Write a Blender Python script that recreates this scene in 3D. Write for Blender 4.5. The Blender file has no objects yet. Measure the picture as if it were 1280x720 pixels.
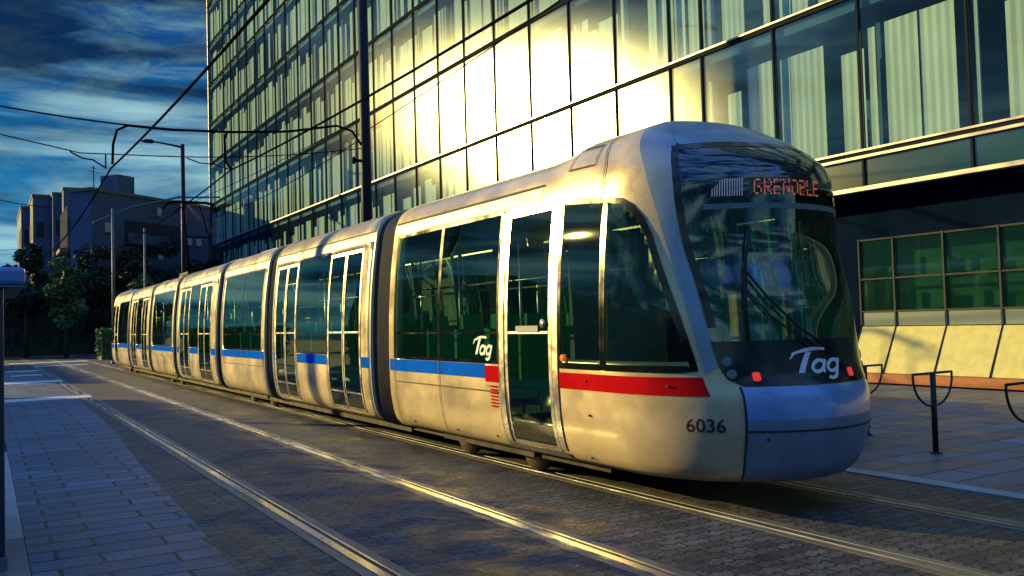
import bpy, bmesh, math, random
from mathutils import Vector, Matrix
random.seed(7)
S = bpy.context.scene
COL = S.collection
R = math.radians
# ------------------------------------------------------------------ camera
cam_d = bpy.data.cameras.new('camera'); cam = bpy.data.objects.new('camera', cam_d); COL.objects.link(cam)
cam_d.sensor_width = 36; cam_d.lens = 1100/1280*36; cam_d.clip_start = .1; cam_d.clip_end = 6000
cr = Vector((0.8573737, -0.51393391, -0.02796913)); cu = Vector((0.00457986, -0.04672126, 0.99889747)); cf = Vector((0.51467403, 0.85655651, 0.03770384))
M = Matrix((cr, cu, -cf)).transposed().to_4x4(); M.translation = Vector((0, 0, 1.63)); cam.matrix_world = M
S.camera = cam
# ------------------------------------------------------------------ light
SUN_AZ, SUN_EL = R(-33.7), R(12.8)
sun_dir = Vector((math.sin(SUN_AZ)*math.cos(SUN_EL), math.cos(SUN_AZ)*math.cos(SUN_EL), math.sin(SUN_EL)))
sd = bpy.data.lights.new('sun', 'SUN'); sd.energy = 5; sd.angle = R(.5); sd.color = (1, .71, .21)
sun = bpy.data.objects.new('sun', sd); COL.objects.link(sun)
sun.rotation_euler = (-sun_dir).to_track_quat('-Z', 'Y').to_euler()
world = bpy.data.worlds.new('World'); S.world = world; world.use_nodes = True
wt = world.node_tree; wn = wt.nodes; wl = wt.links; wn.clear()
def WN(t, **k):
    n = wn.new(t)
    for a, b in k.items(): setattr(n, a, b)
    return n
sky = WN('ShaderNodeTexSky', sky_type='NISHITA', sun_disc=False); sky.sun_elevation = SUN_EL; sky.sun_rotation = SUN_AZ
tint = WN('ShaderNodeMix', data_type='RGBA', blend_type='MULTIPLY'); tint.inputs[0].default_value = 1; tint.inputs[7].default_value = (.16, .62, 1.75, 1)
wl.new(sky.outputs[0], tint.inputs[6])
tc = WN('ShaderNodeTexCoord'); sep = WN('ShaderNodeSeparateXYZ'); wl.new(tc.outputs['Generated'], sep.inputs[0])
def wmap(scale, loc=(0, 0, 0)):
    m = WN('ShaderNodeMapping'); m.inputs['Scale'].default_value = scale; m.inputs['Location'].default_value = loc
    wl.new(tc.outputs['Generated'], m.inputs[0]); return m
def wnoise(m, sc, det, ro, dist=0):
    n = WN('ShaderNodeTexNoise'); n.inputs['Scale'].default_value = sc; n.inputs['Detail'].default_value = det
    n.inputs['Roughness'].default_value = ro; n.inputs['Distortion'].default_value = dist
    wl.new(m.outputs[0], n.inputs['Vector']); return n
def wramp(src, pts):
    r = WN('ShaderNodeValToRGB'); e = r.color_ramp.elements
    while len(e) < len(pts): e.new(.5)
    for el, (p, c) in zip(e, pts): el.position = p; el.color = (*c, 1) if len(c) == 3 else c
    wl.new(src, r.inputs[0]); return r
def wmix(fac, a, b):
    m = WN('ShaderNodeMix', data_type='RGBA')
    if isinstance(fac, float): m.inputs[0].default_value = fac
    else: wl.new(fac, m.inputs[0])
    for i, v in ((6, a), (7, b)):
        if isinstance(v, tuple): m.inputs[i].default_value = (*v, 1)
        else: wl.new(v, m.inputs[i])
    return m.outputs[2]
n_str = wnoise(wmap((2.2, 2.2, 15), (.3, .1, .35)), 1.0, 5, .55, .4)      # long flat cloud streaks
n_puf = wnoise(wmap((5, 5, 13), (1.3, .4, .2)), 2.2, 8, .68, .8)          # mottled high cloud
dark = wramp(n_str.outputs[0], [(.42, (1, 1, 1)), (.50, (0, 0, 0))])
brt = wramp(n_str.outputs[0], [(.51, (0, 0, 0)), (.62, (1, 1, 1))])
puf = wramp(n_puf.outputs[0], [(.42, (0, 0, 0)), (.64, (1, 1, 1))])
skz = wramp(sep.outputs[2], [(0, (.009, .13, .21)), (.12, (.007, .09, .185)), (.30, (.0035, .036, .115)), (.40, (.004, .05, .2)), (.50, (.06, .255, 1.0))])
sk7 = WN('ShaderNodeMix', data_type='RGBA', blend_type='MULTIPLY'); sk7.inputs[0].default_value = 1; sk7.inputs[7].default_value = (28, 28, 28, 1); wl.new(skz.outputs[0], sk7.inputs[6])
skc = wmix(.96, tint.outputs[2], sk7.outputs[2])
c1 = wmix(puf.outputs[0], skc, (1.3, 2.9, 3.9))
m1 = WN('ShaderNodeMath', operation='MULTIPLY'); wl.new(brt.outputs[0], m1.inputs[0]); m1.inputs[1].default_value = .85
c2 = wmix(m1.outputs[0], c1, (4.8, 8.4, 9.2))
m2 = WN('ShaderNodeMath', operation='MULTIPLY'); wl.new(dark.outputs[0], m2.inputs[0]); m2.inputs[1].default_value = .82
c3 = wmix(m2.outputs[0], c2, (.03, .16, .6))
bg = WN('ShaderNodeBackground'); bg.inputs[1].default_value = .055; wl.new(c3, bg.inputs[0])
wo = WN('ShaderNodeOutputWorld'); wl.new(bg.outputs[0], wo.inputs[0])
S.view_settings.view_transform = 'Standard'; S.view_settings.look = 'None'; S.view_settings.gamma = 1
S.view_settings.exposure = 0.5
S.render.engine = 'CYCLES'; S.cycles.caustics_reflective = False; S.cycles.caustics_refractive = False

# ------------------------------------------------------------------ helpers
def tag(o, label=None, cat=None, group=None, kind=None):
    for k, v in (('label', label), ('category', cat), ('group', group), ('kind', kind)):
        if v: o[k] = v
    return o
class MB:
    def __init__(s): s.v = []; s.f = []; s.mi = []
    def add(s, vs, fs, mi=0):
        b = len(s.v); s.v += [tuple(v) for v in vs]; s.f += [tuple(b+i for i in f) for f in fs]; s.mi += [mi]*len(fs)
    def box(s, x0, x1, y0, y1, z0, z1, mi=0):
        s.add([(x0,y0,z0),(x1,y0,z0),(x1,y1,z0),(x0,y1,z0),(x0,y0,z1),(x1,y0,z1),(x1,y1,z1),(x0,y1,z1)],
              [(0,3,2,1),(4,5,6,7),(0,1,5,4),(1,2,6,5),(2,3,7,6),(3,0,4,7)], mi)
    def tube(s, pts, r, seg=8, mi=0, cap=True):
        pts = [Vector(p) for p in pts]; n = len(pts); rs = r if isinstance(r, (list, tuple)) else [r]*n
        d0 = (pts[1]-pts[0]).normalized(); up = Vector((0,0,1)) if abs(d0.z) < .9 else Vector((0,1,0))
        a = d0.cross(up).normalized(); vs = []
        for i, p in enumerate(pts):
            d = (pts[min(i+1,n-1)]-pts[max(i-1,0)]).normalized()
            a = (a - d*a.dot(d)).normalized(); b = d.cross(a)
            for k in range(seg):
                t = 2*math.pi*k/seg; vs.append(p + (a*math.cos(t)+b*math.sin(t))*rs[i])
        fs = [(i*seg+k, i*seg+(k+1)%seg, (i+1)*seg+(k+1)%seg, (i+1)*seg+k) for i in range(n-1) for k in range(seg)]
        if cap: fs += [tuple(range(seg))[::-1], tuple((n-1)*seg+k for k in range(seg))]
        s.add(vs, fs, mi)
    def build(s, name, mat, parent=None, smooth=False, bevel=0):
        me = bpy.data.meshes.new(name); me.from_pydata(s.v, [], s.f)
        for m in (mat if isinstance(mat, (list, tuple)) else [mat]): me.materials.append(m)
        if any(s.mi): me.polygons.foreach_set('material_index', s.mi)
        if smooth: me.polygons.foreach_set('use_smooth', [True]*len(me.polygons))
        me.update(); o = bpy.data.objects.new(name, me); COL.objects.link(o)
        if parent: o.parent = parent
        if bevel:
            b = o.modifiers.new('bevel', 'BEVEL'); b.width = bevel; b.segments = 2; b.limit_method = 'ANGLE'
        return o
def empty(name, loc=(0, 0, 0)):
    o = bpy.data.objects.new(name, None); COL.objects.link(o); o.location = loc; o.empty_display_size = .2; return o
def at_world(child):      # keep world coordinates under a moved empty
    child.matrix_parent_inverse = Matrix.Translation(-child.parent.location); return child
def mat(name, col, rough=.6, metal=0, spec=.5, noise=None, bump=None, coat=0, emis=None):
    m = bpy.data.materials.new(name); m.use_nodes = True; nt = m.node_tree; b = nt.nodes['Principled BSDF']
    b.inputs['Base Color'].default_value = (*col, 1); b.inputs['Roughness'].default_value = rough
    b.inputs['Metallic'].default_value = metal; b.inputs['Specular IOR Level'].default_value = spec; b.inputs['Coat Weight'].default_value = coat
    b.inputs['Coat Roughness'].default_value = .12
    if emis: b.inputs['Emission Color'].default_value = (*emis[0], 1); b.inputs['Emission Strength'].default_value = emis[1]
    t = nt.nodes.new('ShaderNodeTexCoord')
    if noise:                      # (scale, amount, scale vector)
        sc, am, sv = noise
        mp = nt.nodes.new('ShaderNodeMapping'); mp.inputs['Scale'].default_value = sv; nt.links.new(t.outputs['Object'], mp.inputs[0])
        n = nt.nodes.new('ShaderNodeTexNoise'); n.inputs['Scale'].default_value = sc; n.inputs['Detail'].default_value = 6; n.inputs['Roughness'].default_value = .62
        nt.links.new(mp.outputs[0], n.inputs['Vector'])
        r = nt.nodes.new('ShaderNodeMapRange'); r.inputs[1].default_value = .3; r.inputs[2].default_value = .7
        r.inputs[3].default_value = 1-am; r.inputs[4].default_value = 1+am*.6; nt.links.new(n.outputs[0], r.inputs[0])
        x = nt.nodes.new('ShaderNodeMix'); x.data_type = 'RGBA'; x.blend_type = 'MULTIPLY'; x.inputs[0].default_value = 1
        x.inputs[6].default_value = (*col, 1); nt.links.new(r.outputs[0], x.inputs[7]); nt.links.new(x.outputs[2], b.inputs['Base Color'])
        r2 = nt.nodes.new('ShaderNodeMapRange'); r2.inputs[1].default_value = .3; r2.inputs[2].default_value = .7
        r2.inputs[3].default_value = max(rough-.12, .02); r2.inputs[4].default_value = min(rough+.12, 1); nt.links.new(n.outputs[0], r2.inputs[0]); nt.links.new(r2.outputs[0], b.inputs['Roughness'])
    if bump:
        sc, st = bump
        n = nt.nodes.new('ShaderNodeTexNoise'); n.inputs['Scale'].default_value = sc; n.inputs['Detail'].default_value = 4; nt.links.new(t.outputs['Object'], n.inputs['Vector'])
        bp = nt.nodes.new('ShaderNodeBump'); bp.inputs['Strength'].default_value = st; bp.inputs['Distance'].default_value = .02
        nt.links.new(n.outputs[0], bp.inputs['Height']); nt.links.new(bp.outputs[0], b.inputs['Normal'])
    return m
def paver(name, col, col2, bw, rh, mortar, morcol, rough, wav=0, strength=.6, msm=.1, scale=1.0):
    m = bpy.data.materials.new(name); m.use_nodes = True; nt = m.node_tree; b = nt.nodes['Principled BSDF']; L = nt.links.new
    t = nt.nodes.new('ShaderNodeTexCoord'); vec = t.outputs['Object']
    if wav:
        nz = nt.nodes.new('ShaderNodeTexWave'); nz.wave_type = 'BANDS'; nz.bands_direction = 'X'; nz.inputs['Scale'].default_value = 2*math.pi/20/(bw*.5); nz.inputs['Distortion'].default_value = 0
        L(vec, nz.inputs['Vector'])
        mm = nt.nodes.new('ShaderNodeMath'); mm.operation = 'MULTIPLY'; mm.inputs[1].default_value = wav; L(nz.outputs['Fac'], mm.inputs[0])
        cb = nt.nodes.new('ShaderNodeCombineXYZ'); L(mm.outputs[0], cb.inputs[1])
        ad = nt.nodes.new('ShaderNodeVectorMath'); ad.operation = 'ADD'; L(vec, ad.inputs[0]); L(cb.outputs[0], ad.inputs[1]); vec = ad.outputs[0]
    dn = nt.nodes.new('ShaderNodeTexNoise'); dn.inputs['Scale'].default_value = 2.3; dn.inputs['Detail'].default_value = 3; L(t.outputs['Object'], dn.inputs['Vector'])
    dm = nt.nodes.new('ShaderNodeVectorMath'); dm.operation = 'SCALE'; dm.inputs[3].default_value = .05; L(dn.outputs['Color'], dm.inputs[0])
    da = nt.nodes.new('ShaderNodeVectorMath'); da.operation = 'ADD'; L(vec, da.inputs[0]); L(dm.outputs[0], da.inputs[1])
    br = nt.nodes.new('ShaderNodeTexBrick'); br.inputs['Scale'].default_value = scale; br.inputs['Brick Width'].default_value = bw; br.inputs['Row Height'].default_value = rh
    br.inputs['Mortar Size'].default_value = mortar; br.inputs['Mortar Smooth'].default_value = msm; br.inputs['Color1'].default_value = (*col, 1); br.inputs['Color2'].default_value = (*col2, 1); br.inputs['Mortar'].default_value = (*morcol, 1)
    br.offset_frequency = 2; br.offset = .37; L(da.outputs[0], br.inputs['Vector'])
    n = nt.nodes.new('ShaderNodeTexNoise'); n.inputs['Scale'].default_value = 1.1; n.inputs['Detail'].default_value = 8; n.inputs['Roughness'].default_value = .7; L(t.outputs['Object'], n.inputs['Vector'])
    r = nt.nodes.new('ShaderNodeMapRange'); r.inputs[1].default_value = .33; r.inputs[2].default_value = .68; r.inputs[3].default_value = .35; r.inputs[4].default_value = 1.6; L(n.outputs[0], r.inputs[0])
    x = nt.nodes.new('ShaderNodeMix'); x.data_type = 'RGBA'; x.blend_type = 'MULTIPLY'; x.inputs[0].default_value = 1; L(br.outputs[0], x.inputs[6]); L(r.outputs[0], x.inputs[7])
    L(x.outputs[2], b.inputs['Base Color'])
    rr = nt.nodes.new('ShaderNodeMapRange'); rr.inputs[1].default_value = .35; rr.inputs[2].default_value = .65; rr.inputs[3].default_value = rough-.2; rr.inputs[4].default_value = rough+.15; L(n.outputs[0], rr.inputs[0]); L(rr.outputs[0], b.inputs['Roughness'])
    n2 = nt.nodes.new('ShaderNodeTexNoise'); n2.inputs['Scale'].default_value = 28; n2.inputs['Detail'].default_value = 4; L(t.outputs['Object'], n2.inputs['Vector'])
    h = nt.nodes.new('ShaderNodeMath'); h.operation = 'MULTIPLY_ADD'; L(n2.outputs[0], h.inputs[0]); h.inputs[1].default_value = .45
    inv = nt.nodes.new('ShaderNodeMath'); inv.operation = 'SUBTRACT'; inv.inputs[0].default_value = 1; L(br.outputs['Fac'], inv.inputs[1]); L(inv.outputs[0], h.inputs[2])
    bp = nt.nodes.new('ShaderNodeBump'); bp.inputs['Strength'].default_value = strength; bp.inputs['Distance'].default_value = .02; L(h.outputs[0], bp.inputs['Height']); L(bp.outputs[0], b.inputs['Normal'])
    return m
def glass(name, tint, base, fac, rough, spec_fac=.25, rough2=None, f2=.5, gcol=(1,1,1), fr=.9):
    """tinted see-through + dark body + mirror coat (fresnel-like facing)"""
    m = bpy.data.materials.new(name); m.use_nodes = True; nt = m.node_tree; nt.nodes.clear(); L = nt.links.new
    tr = nt.nodes.new('ShaderNodeBsdfTransparent'); tr.inputs[0].default_value = (*tint, 1)
    df = nt.nodes.new('ShaderNodeBsdfDiffuse'); df.inputs[0].default_value = (*base, 1)
    m0 = nt.nodes.new('ShaderNodeMixShader'); m0.inputs[0].default_value = fac; L(tr.outputs[0], m0.inputs[1]); L(df.outputs[0], m0.inputs[2])
    g = nt.nodes.new('ShaderNodeBsdfGlossy'); g.inputs['Roughness'].default_value = rough; g.inputs[0].default_value = (*gcol, 1); go = g.outputs[0]
    if rough2:
        g2 = nt.nodes.new('ShaderNodeBsdfGlossy'); g2.distribution = 'BECKMANN'; g2.inputs['Roughness'].default_value = rough2; g2.inputs[0].default_value = (*gcol, 1)
        mg = nt.nodes.new('ShaderNodeMixShader'); mg.inputs[0].default_value = f2; L(g.outputs[0], mg.inputs[1]); L(g2.outputs[0], mg.inputs[2]); go = mg.outputs[0]
    lw = nt.nodes.new('ShaderNodeFresnel'); lw.inputs[0].default_value = 1.5
    ma = nt.nodes.new('ShaderNodeMath'); ma.operation = 'MULTIPLY_ADD'; ma.inputs[1].default_value = fr; ma.inputs[2].default_value = spec_fac; ma.use_clamp = True; L(lw.outputs[0], ma.inputs[0])
    m1 = nt.nodes.new('ShaderNodeMixShader'); L(ma.outputs[0], m1.inputs[0]); L(m0.outputs[0], m1.inputs[1]); L(go, m1.inputs[2])
    n = nt.nodes.new('ShaderNodeTexNoise'); n.inputs['Scale'].default_value = .55; tc_ = nt.nodes.new('ShaderNodeTexCoord'); L(tc_.outputs['Object'], n.inputs['Vector'])
    bp = nt.nodes.new('ShaderNodeBump'); bp.inputs['Strength'].default_value = .05; bp.inputs['Distance'].default_value = .05; L(n.outputs[0], bp.inputs['Height']); L(bp.outputs[0], g.inputs['Normal'])
    o = nt.nodes.new('ShaderNodeOutputMaterial'); L(m1.outputs[0], o.inputs[0]); return m

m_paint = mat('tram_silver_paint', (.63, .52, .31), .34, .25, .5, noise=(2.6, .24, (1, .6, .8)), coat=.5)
m_bump2 = mat('lower_bumper_silver_shade_tint', (.20, .26, .36), .45, .1, noise=(2.2, .3, (1, 1, 1)))  # silver like the body; the shade low on the nose is in the colour
m_bump = mat('bumper_silver_sky_tint', (.20, .34, .66), .32, .2, .5, noise=(2.2, .25, (1, 1, 1)), coat=.5)  # silver like the body; the blue sky reflection is in the colour
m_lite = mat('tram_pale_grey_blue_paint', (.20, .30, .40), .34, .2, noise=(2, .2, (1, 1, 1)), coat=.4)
m_blue = mat('stripe_blue', (.006, .13, .80), .5, spec=0, noise=(3, .2, (1, 1, 1)))
m_red = mat('stripe_red', (.50, .008, .012), .5, spec=0, noise=(3, .2, (1, 1, 1)))
m_black = mat('black_gloss', (.008, .012, .016), .12, noise=(2, .3, (1, 1, 1)))
m_seam = mat('dark_seam', (.015, .015, .018), .7)
m_rub = mat('bellows_rubber', (.018, .022, .03), .55, noise=(6, .4, (1, 1, 1)))
m_dark = mat('dark_underframe', (.02, .02, .022), .8, noise=(5, .4, (1, 1, 1)))
m_alu = mat('brushed_aluminium', (.62, .6, .55), .3, .8, noise=(5, .2, (1, 1, 1)))
m_steel = mat('rail_steel', (.52, .56, .62), .28, .9, noise=(4, .4, (1, .2, 1)))
m_rust = mat('groove_dark', (.05, .035, .03), .7)
m_wheel = mat('wheel_steel', (.12, .10, .09), .45, .7, noise=(9, .4, (1, 1, 1)))
m_tglass = glass('tram_window_glass', (.62, .86, .76), (.004, .02, .016), .1, .015, .04, gcol=(.8, 1, .86), fr=.75)
m_wglass = glass('windscreen_glass', (.6, .82, .78), (.004, .01, .014), .15, .03, .06)
m_int = mat('tram_interior', (.30, .36, .36), .7, noise=(3, .3, (1, 1, 1)))
m_seat = mat('green_seat_fabric', (.06, .62, .34), .8, noise=(20, .3, (1, 1, 1)))
m_pole = mat('post_navy_paint', (.008, .018, .045), .6, 0, .2, noise=(5, .3, (1, 1, .3)))
m_galv = mat('galvanised_steel', (.15, .17, .20), .6, .3, noise=(6, .3, (1, 1, .3)))
m_wire = mat('overhead_wire', (.006, .007, .012), .9, 0, 0)
m_text = mat('lettering_black', (.015, .015, .02), .5)
m_white = mat('lettering_white', (.78, .8, .82), .5)
m_led = mat('led_red', (.2, .02, .01), .5, emis=((1, .22, .14), .26))
m_led2 = mat('led_white', (.1, .12, .2), .5, emis=((.45, .6, .9), .14))
m_lampr = mat('marker_lamp_red', (.6, .02, .02), .3, emis=((1, .05, .03), .45))
m_lampo = mat('indicator_orange', (.85, .16, .02), .3, emis=((1, .2, .02), .3))

# ------------------------------------------------------------------ setting: ground
def sheet(name, x0, x1, y0, y1, z, m, skirt=0):
    b = MB()
    if skirt: b.box(x0, x1, y0, y1, z-skirt, z)
    else: b.add([(x0,y0,z),(x1,y0,z),(x1,y1,z),(x0,y1,z)], [(0,1,2,3)])
    o = b.build(name, m); tag(o, kind='structure'); return o
m_ground = mat('asphalt', (.045, .048, .055), .85, noise=(.7, .35, (1, 1, 1)), bump=(40, .3))
m_sett = paver('track_setts', (.075, .085, .098), (.026, .031, .04), .22, .115, .012, (.008, .009, .011), .72, wav=.03, strength=1.0)
m_slab = paver('pavement_slabs', (.125, .17, .24), (.055, .085, .13), .74, .30, .016, (.012, .016, .024), .66, strength=1.3, msm=.2)
m_slab2 = paver('plaza_slabs', (.15, .19, .25), (.07, .095, .14), 1.1, .42, .018, (.04, .04, .05), .5, strength=.7, msm=.3)
m_pale = mat('pale_concrete', (.42, .43, .44), .75, noise=(2, .3, (1, 1, 1)), bump=(30, .2))
sheet('ground', -1500, 1500, -300, 2500, -.03, m_ground)
sheet('tram_track_bed', 1.2, 7.7, -12, 73, 0, m_sett)
# pavement on the left: its kerb line swings away from the rails with distance
b = MB(); edge = [(-8, 1.2), (5.5, 1.42), (8, 1.52), (11.5, 1.62), (16, 1.85), (24, 2.0), (36, 2.02), (46, 2.02)]
for (ya, xa), (yb, xb) in zip(edge, edge[1:]):
    b.add([(.27, ya, .012), (xa, ya, .012), (xb, yb, .012), (.27, yb, .012)], [(0, 1, 2, 3)])
    b.add([(xa, ya, .012), (xa, ya, 0), (xb, yb, 0), (xb, yb, .012)], [(0, 1, 2, 3)])
tag(b.build('pavement', m_slab), kind='structure')
sheet('platform_edge', .06, .262, -8, 8.0, .03, mat('platform_dark_stone', (.20, .21, .22), .7, noise=(3, .3, (1, 1, 1))), .03)
sheet('platform_edge', .06, .262, 8.01, 14, .034, m_pale, .034)
sheet('platform', -4, .055, -8, 60, .02, mat('platform_paving', (.2, .2, .2), .8, noise=(3, .3, (1, 1, 1))), .02)
sheet('plaza', 7.72, 17.0, -12, 85, .004, m_slab2, .02)
sheet('kerb_strip', 7.52, 7.72, -12, 85, .012, m_pale, .02)
# streaks of low sun across the track, painted as flat white bars
b = MB()
for (y, x0, x1, w) in ((25.0, .30, 2.35, 1.0), (34.2, .3, 2.3, 1.4), (40, .9, 2.0, .7), (45, .8, 2.1, .8), (57, 1.2, 5.2, 2.0), (50.5, 2.2, 4.6, 1.0), (33.5, 8, 8.5, 1)):
    nx = 1
    b.box(x0, x1, y-w/2, y+w/2, .013, .018)
m_bar = mat('painted_sun_streak_white', (.72, .72, .68), .6, noise=(9, .5, (1, 1, 1)))  # sunlight on the ground put into a white colour
tag(b.build('sun_streak_bars', m_bar), kind='structure')
# hills far off to the left and behind
random.seed(3)
def hills(x_of, name, pts, h):
    b = MB(); n = len(pts)
    for i, (x, y) in enumerate(pts):
        hh = h*(.72+.28*math.sin(i*.9)+.18*random.random())
        d = Vector((x, y, 0)).normalized()
        b.v += [(x, y, -1), (x+d.x*90, y+d.y*90, hh*.55), (x+d.x*200, y+d.y*200, hh), (x+d.x*600, y+d.y*600, -1)]
    for i in range(n-1):
        for k in range(3): b.f.append((i*4+k, i*4+k+1, (i+1)*4+k+1, (i+1)*4+k)); b.mi.append(0)
    o = b.build(name, mat('hill_woodland', (.05, .085, .04), .95, noise=(.02, .5, (1, 1, 1)), bump=(.05, 1)), smooth=True); tag(o, kind='structure')
hills(None, 'hills', [(900*math.sin(a), 900*math.cos(a)) for a in [R(-140+i*5) for i in range(25)]], 135)

# ------------------------------------------------------------------ rails
def rail(x, lab):
    b = MB(); b.box(x-.035, x+.03, -12, 73, .002, .010, 0); b.box(x+.03, x+.068, -12, 73, .002, .004, 1); b.box(x+.068, x+.088, -12, 73, .002, .009, 0)
    b.box(x-.12, x-.036, -12, 73, .001, .0045, 2); b.box(x+.089, x+.17, -12, 73, .001, .0045, 2)
    o = b.build('tram_rail', [m_steel, m_rust, m_railbed]); tag(o, lab, 'rail', 'steel rails of the two tram tracks')
m_railbed = mat('rail_mortar_strip', (.13, .12, .11), .6, noise=(7, .45, (1, .3, 1)))
rail(2.22, 'grooved steel rail nearest the slab pavement, leftmost of the four rails')
rail(3.66, 'grooved steel rail second from the pavement, in the empty track')
rail(5.14, 'rail on the near side of the track under the tram')
rail(6.58, 'rail hidden beneath the far side of the tram, coming out by its nose')

# ------------------------------------------------------------------ tram surface
CX, YS = 5.88, 6.15
def pchip(T):
    xs = [a for a, _ in T]; ys = [b for _, b in T]; n = len(xs)
    h = [xs[i+1]-xs[i] for i in range(n-1)]; d = [(ys[i+1]-ys[i])/h[i] for i in range(n-1)]; m = [0]*n
    m[0] = d[0]; m[-1] = d[-1]
    for i in range(1, n-1):
        if d[i-1]*d[i] > 0: w1 = 2*h[i]+h[i-1]; w2 = h[i]+2*h[i-1]; m[i] = (w1+w2)/(w1/d[i-1]+w2/d[i])
    def f(x):
        if x <= xs[0]: return ys[0]
        if x >= xs[-1]: return ys[-1]
        i = max(j for j in range(n-1) if xs[j] <= x); t = (x-xs[i])/h[i]
        return (2*t**3-3*t*t+1)*ys[i]+(t**3-2*t*t+t)*h[i]*m[i]+(3*t*t-2*t**3)*ys[i+1]+(t**3-t*t)*h[i]*m[i+1]
    return f
wf = pchip([(.28,1.02),(.36,1.10),(.5,1.15),(.8,1.19),(1.2,1.20),(1.7,1.19),(2.3,1.15),(2.7,1.10),(2.95,1.06),(3.1,1.01),(3.2,.95),(3.3,.83),(3.38,.64),(3.43,.42),(3.46,.0)])
nf = pchip([(.28,4.95),(.36,4.85),(.5,4.78),(.8,4.71),(.95,4.72),(1.1,4.79),(1.2,4.82),(1.7,4.90),(2.3,5.04),(2.7,5.03),(2.9,5.08),(3.0,5.20),(3.1,5.36),(3.2,5.52),(3.3,5.72),(3.38,5.88),(3.43,6.0),(3.46,6.15)])
def kk(Y):
    a = min(max((Y-6.85)/.42, 0), 1); a = a*a*(3-2*a); return 1-.2*a
def P0(t, v):
    w = wf(v); n = nf(v)
    if t < 0: X, Y = CX-w, YS-t
    elif t > math.pi: X, Y = CX+w, YS+t-math.pi
    else: X, Y = CX-w*math.cos(t), YS-(YS-n)*math.sin(t)
    return Vector((X, Y, v if v < 2.9 else 2.9+(v-2.9)*kk(Y)))
def P(t, v, off=0):
    p = P0(t, v)
    if off:
        e = .01; v0, v1 = max(v-e, .28), min(v+e, 3.455)
        du = P0(t+e, v)-P0(t-e, v); dv = P0(t, v1)-P0(t, v0); n = du.cross(dv)
        if n.length > 1e-9: p = p+n.normalized()*off
    return p
REAR = 47.15                      # the rear cab is the front one turned round: Y -> REAR - Y
def flip(p): return Vector((2*CX-p.x, REAR-p.y, p.z))
def resample(poly, d=.06, closed=True):
    out = []; n = len(poly)
    for i in range(n if closed else n-1):
        a = poly[i]; b = poly[(i+1) % n]; L = math.hypot(b[0]-a[0], b[1]-a[1]); k = max(1, int(L/d))
        out += [(a[0]+(b[0]-a[0])*j/k, a[1]+(b[1]-a[1])*j/k) for j in range(k)]
    if not closed: out.append(poly[-1])
    return out
def patch(poly, off, cell=.08):
    """polygon in (t,v), cut along a grid and laid on the body"""
    bm = bmesh.new(); vs = [bm.verts.new((a, b_, 0)) for a, b_ in resample(poly, cell)]; bm.faces.new(vs)
    a0 = min(p[0] for p in poly); a1 = max(p[0] for p in poly); b0 = min(p[1] for p in poly); b1 = max(p[1] for p in poly)
    x = a0+cell
    while x < a1-1e-4: bmesh.ops.bisect_plane(bm, geom=bm.verts[:]+bm.edges[:]+bm.faces[:], plane_co=(x, 0, 0), plane_no=(1, 0, 0)); x += cell
    y = b0+cell
    while y < b1-1e-4: bmesh.ops.bisect_plane(bm, geom=bm.verts[:]+bm.edges[:]+bm.faces[:], plane_co=(0, y, 0), plane_no=(0, 1, 0)); y += cell
    bm.normal_update(); bm.verts.index_update()
    V = [P(v.co.x, v.co.y, off) for v in bm.verts]; F = []
    for f in bm.faces:
        ids = [v.index for v in f.verts]; F.append(ids if f.normal.z > 0 else ids[::-1])
    bm.free(); return V, F
def add_patch(b, poly, off=.006, mi=0, cell=.08, fl=False):
    V, F = patch(poly, off, cell)
    if fl: V = [flip(p) for p in V]
    b.add(V, F, mi)
def mirror_poly(p): return [(math.pi-t, v) for t, v in p][::-1]
def band_strip(b, line, width, off=.008, fl=False):
    """thin strip along a polyline in (t,v)"""
    line = resample(line, .07, False); V = []; n = len(line)
    for i, (t, v) in enumerate(line):
        a = line[max(i-1, 0)]; c = line[min(i+1, n-1)]; dx, dy = c[0]-a[0], c[1]-a[1]; L = math.hypot(dx, dy) or 1
        nx, ny = -dy/L*width/2, dx/L*width/2; V += [P(t+nx, v+ny, off), P(t-nx, v-ny, off)]
    if fl: V = [flip(p) for p in V]
    b.add(V, [(2*i, 2*i+1, 2*i+3, 2*i+2) for i in range(n-1)])
VL = [.28, .32, .36, .43, .5, .6, .7, .8, .9, 1.02, 1.1, 1.18, 1.3, 1.42, 1.55, 1.7, 1.85, 2.0, 2.15, 2.3, 2.45, 2.6, 2.7, 2.78, 2.84, 2.9, 2.95, 3.0, 3.05, 3.1, 3.15, 3.2, 3.25, 3.3, 3.34, 3.38, 3.41, 3.43, 3.45, 3.46]
def pt(y, v, side, off=0):        # straight side or roof point
    p = P(YS-y, v, off) if y >= YS else P(0, v, off)
    p.y = y
    return p if side < 0 else Vector((2*CX-p.x, p.y, p.z))
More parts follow.
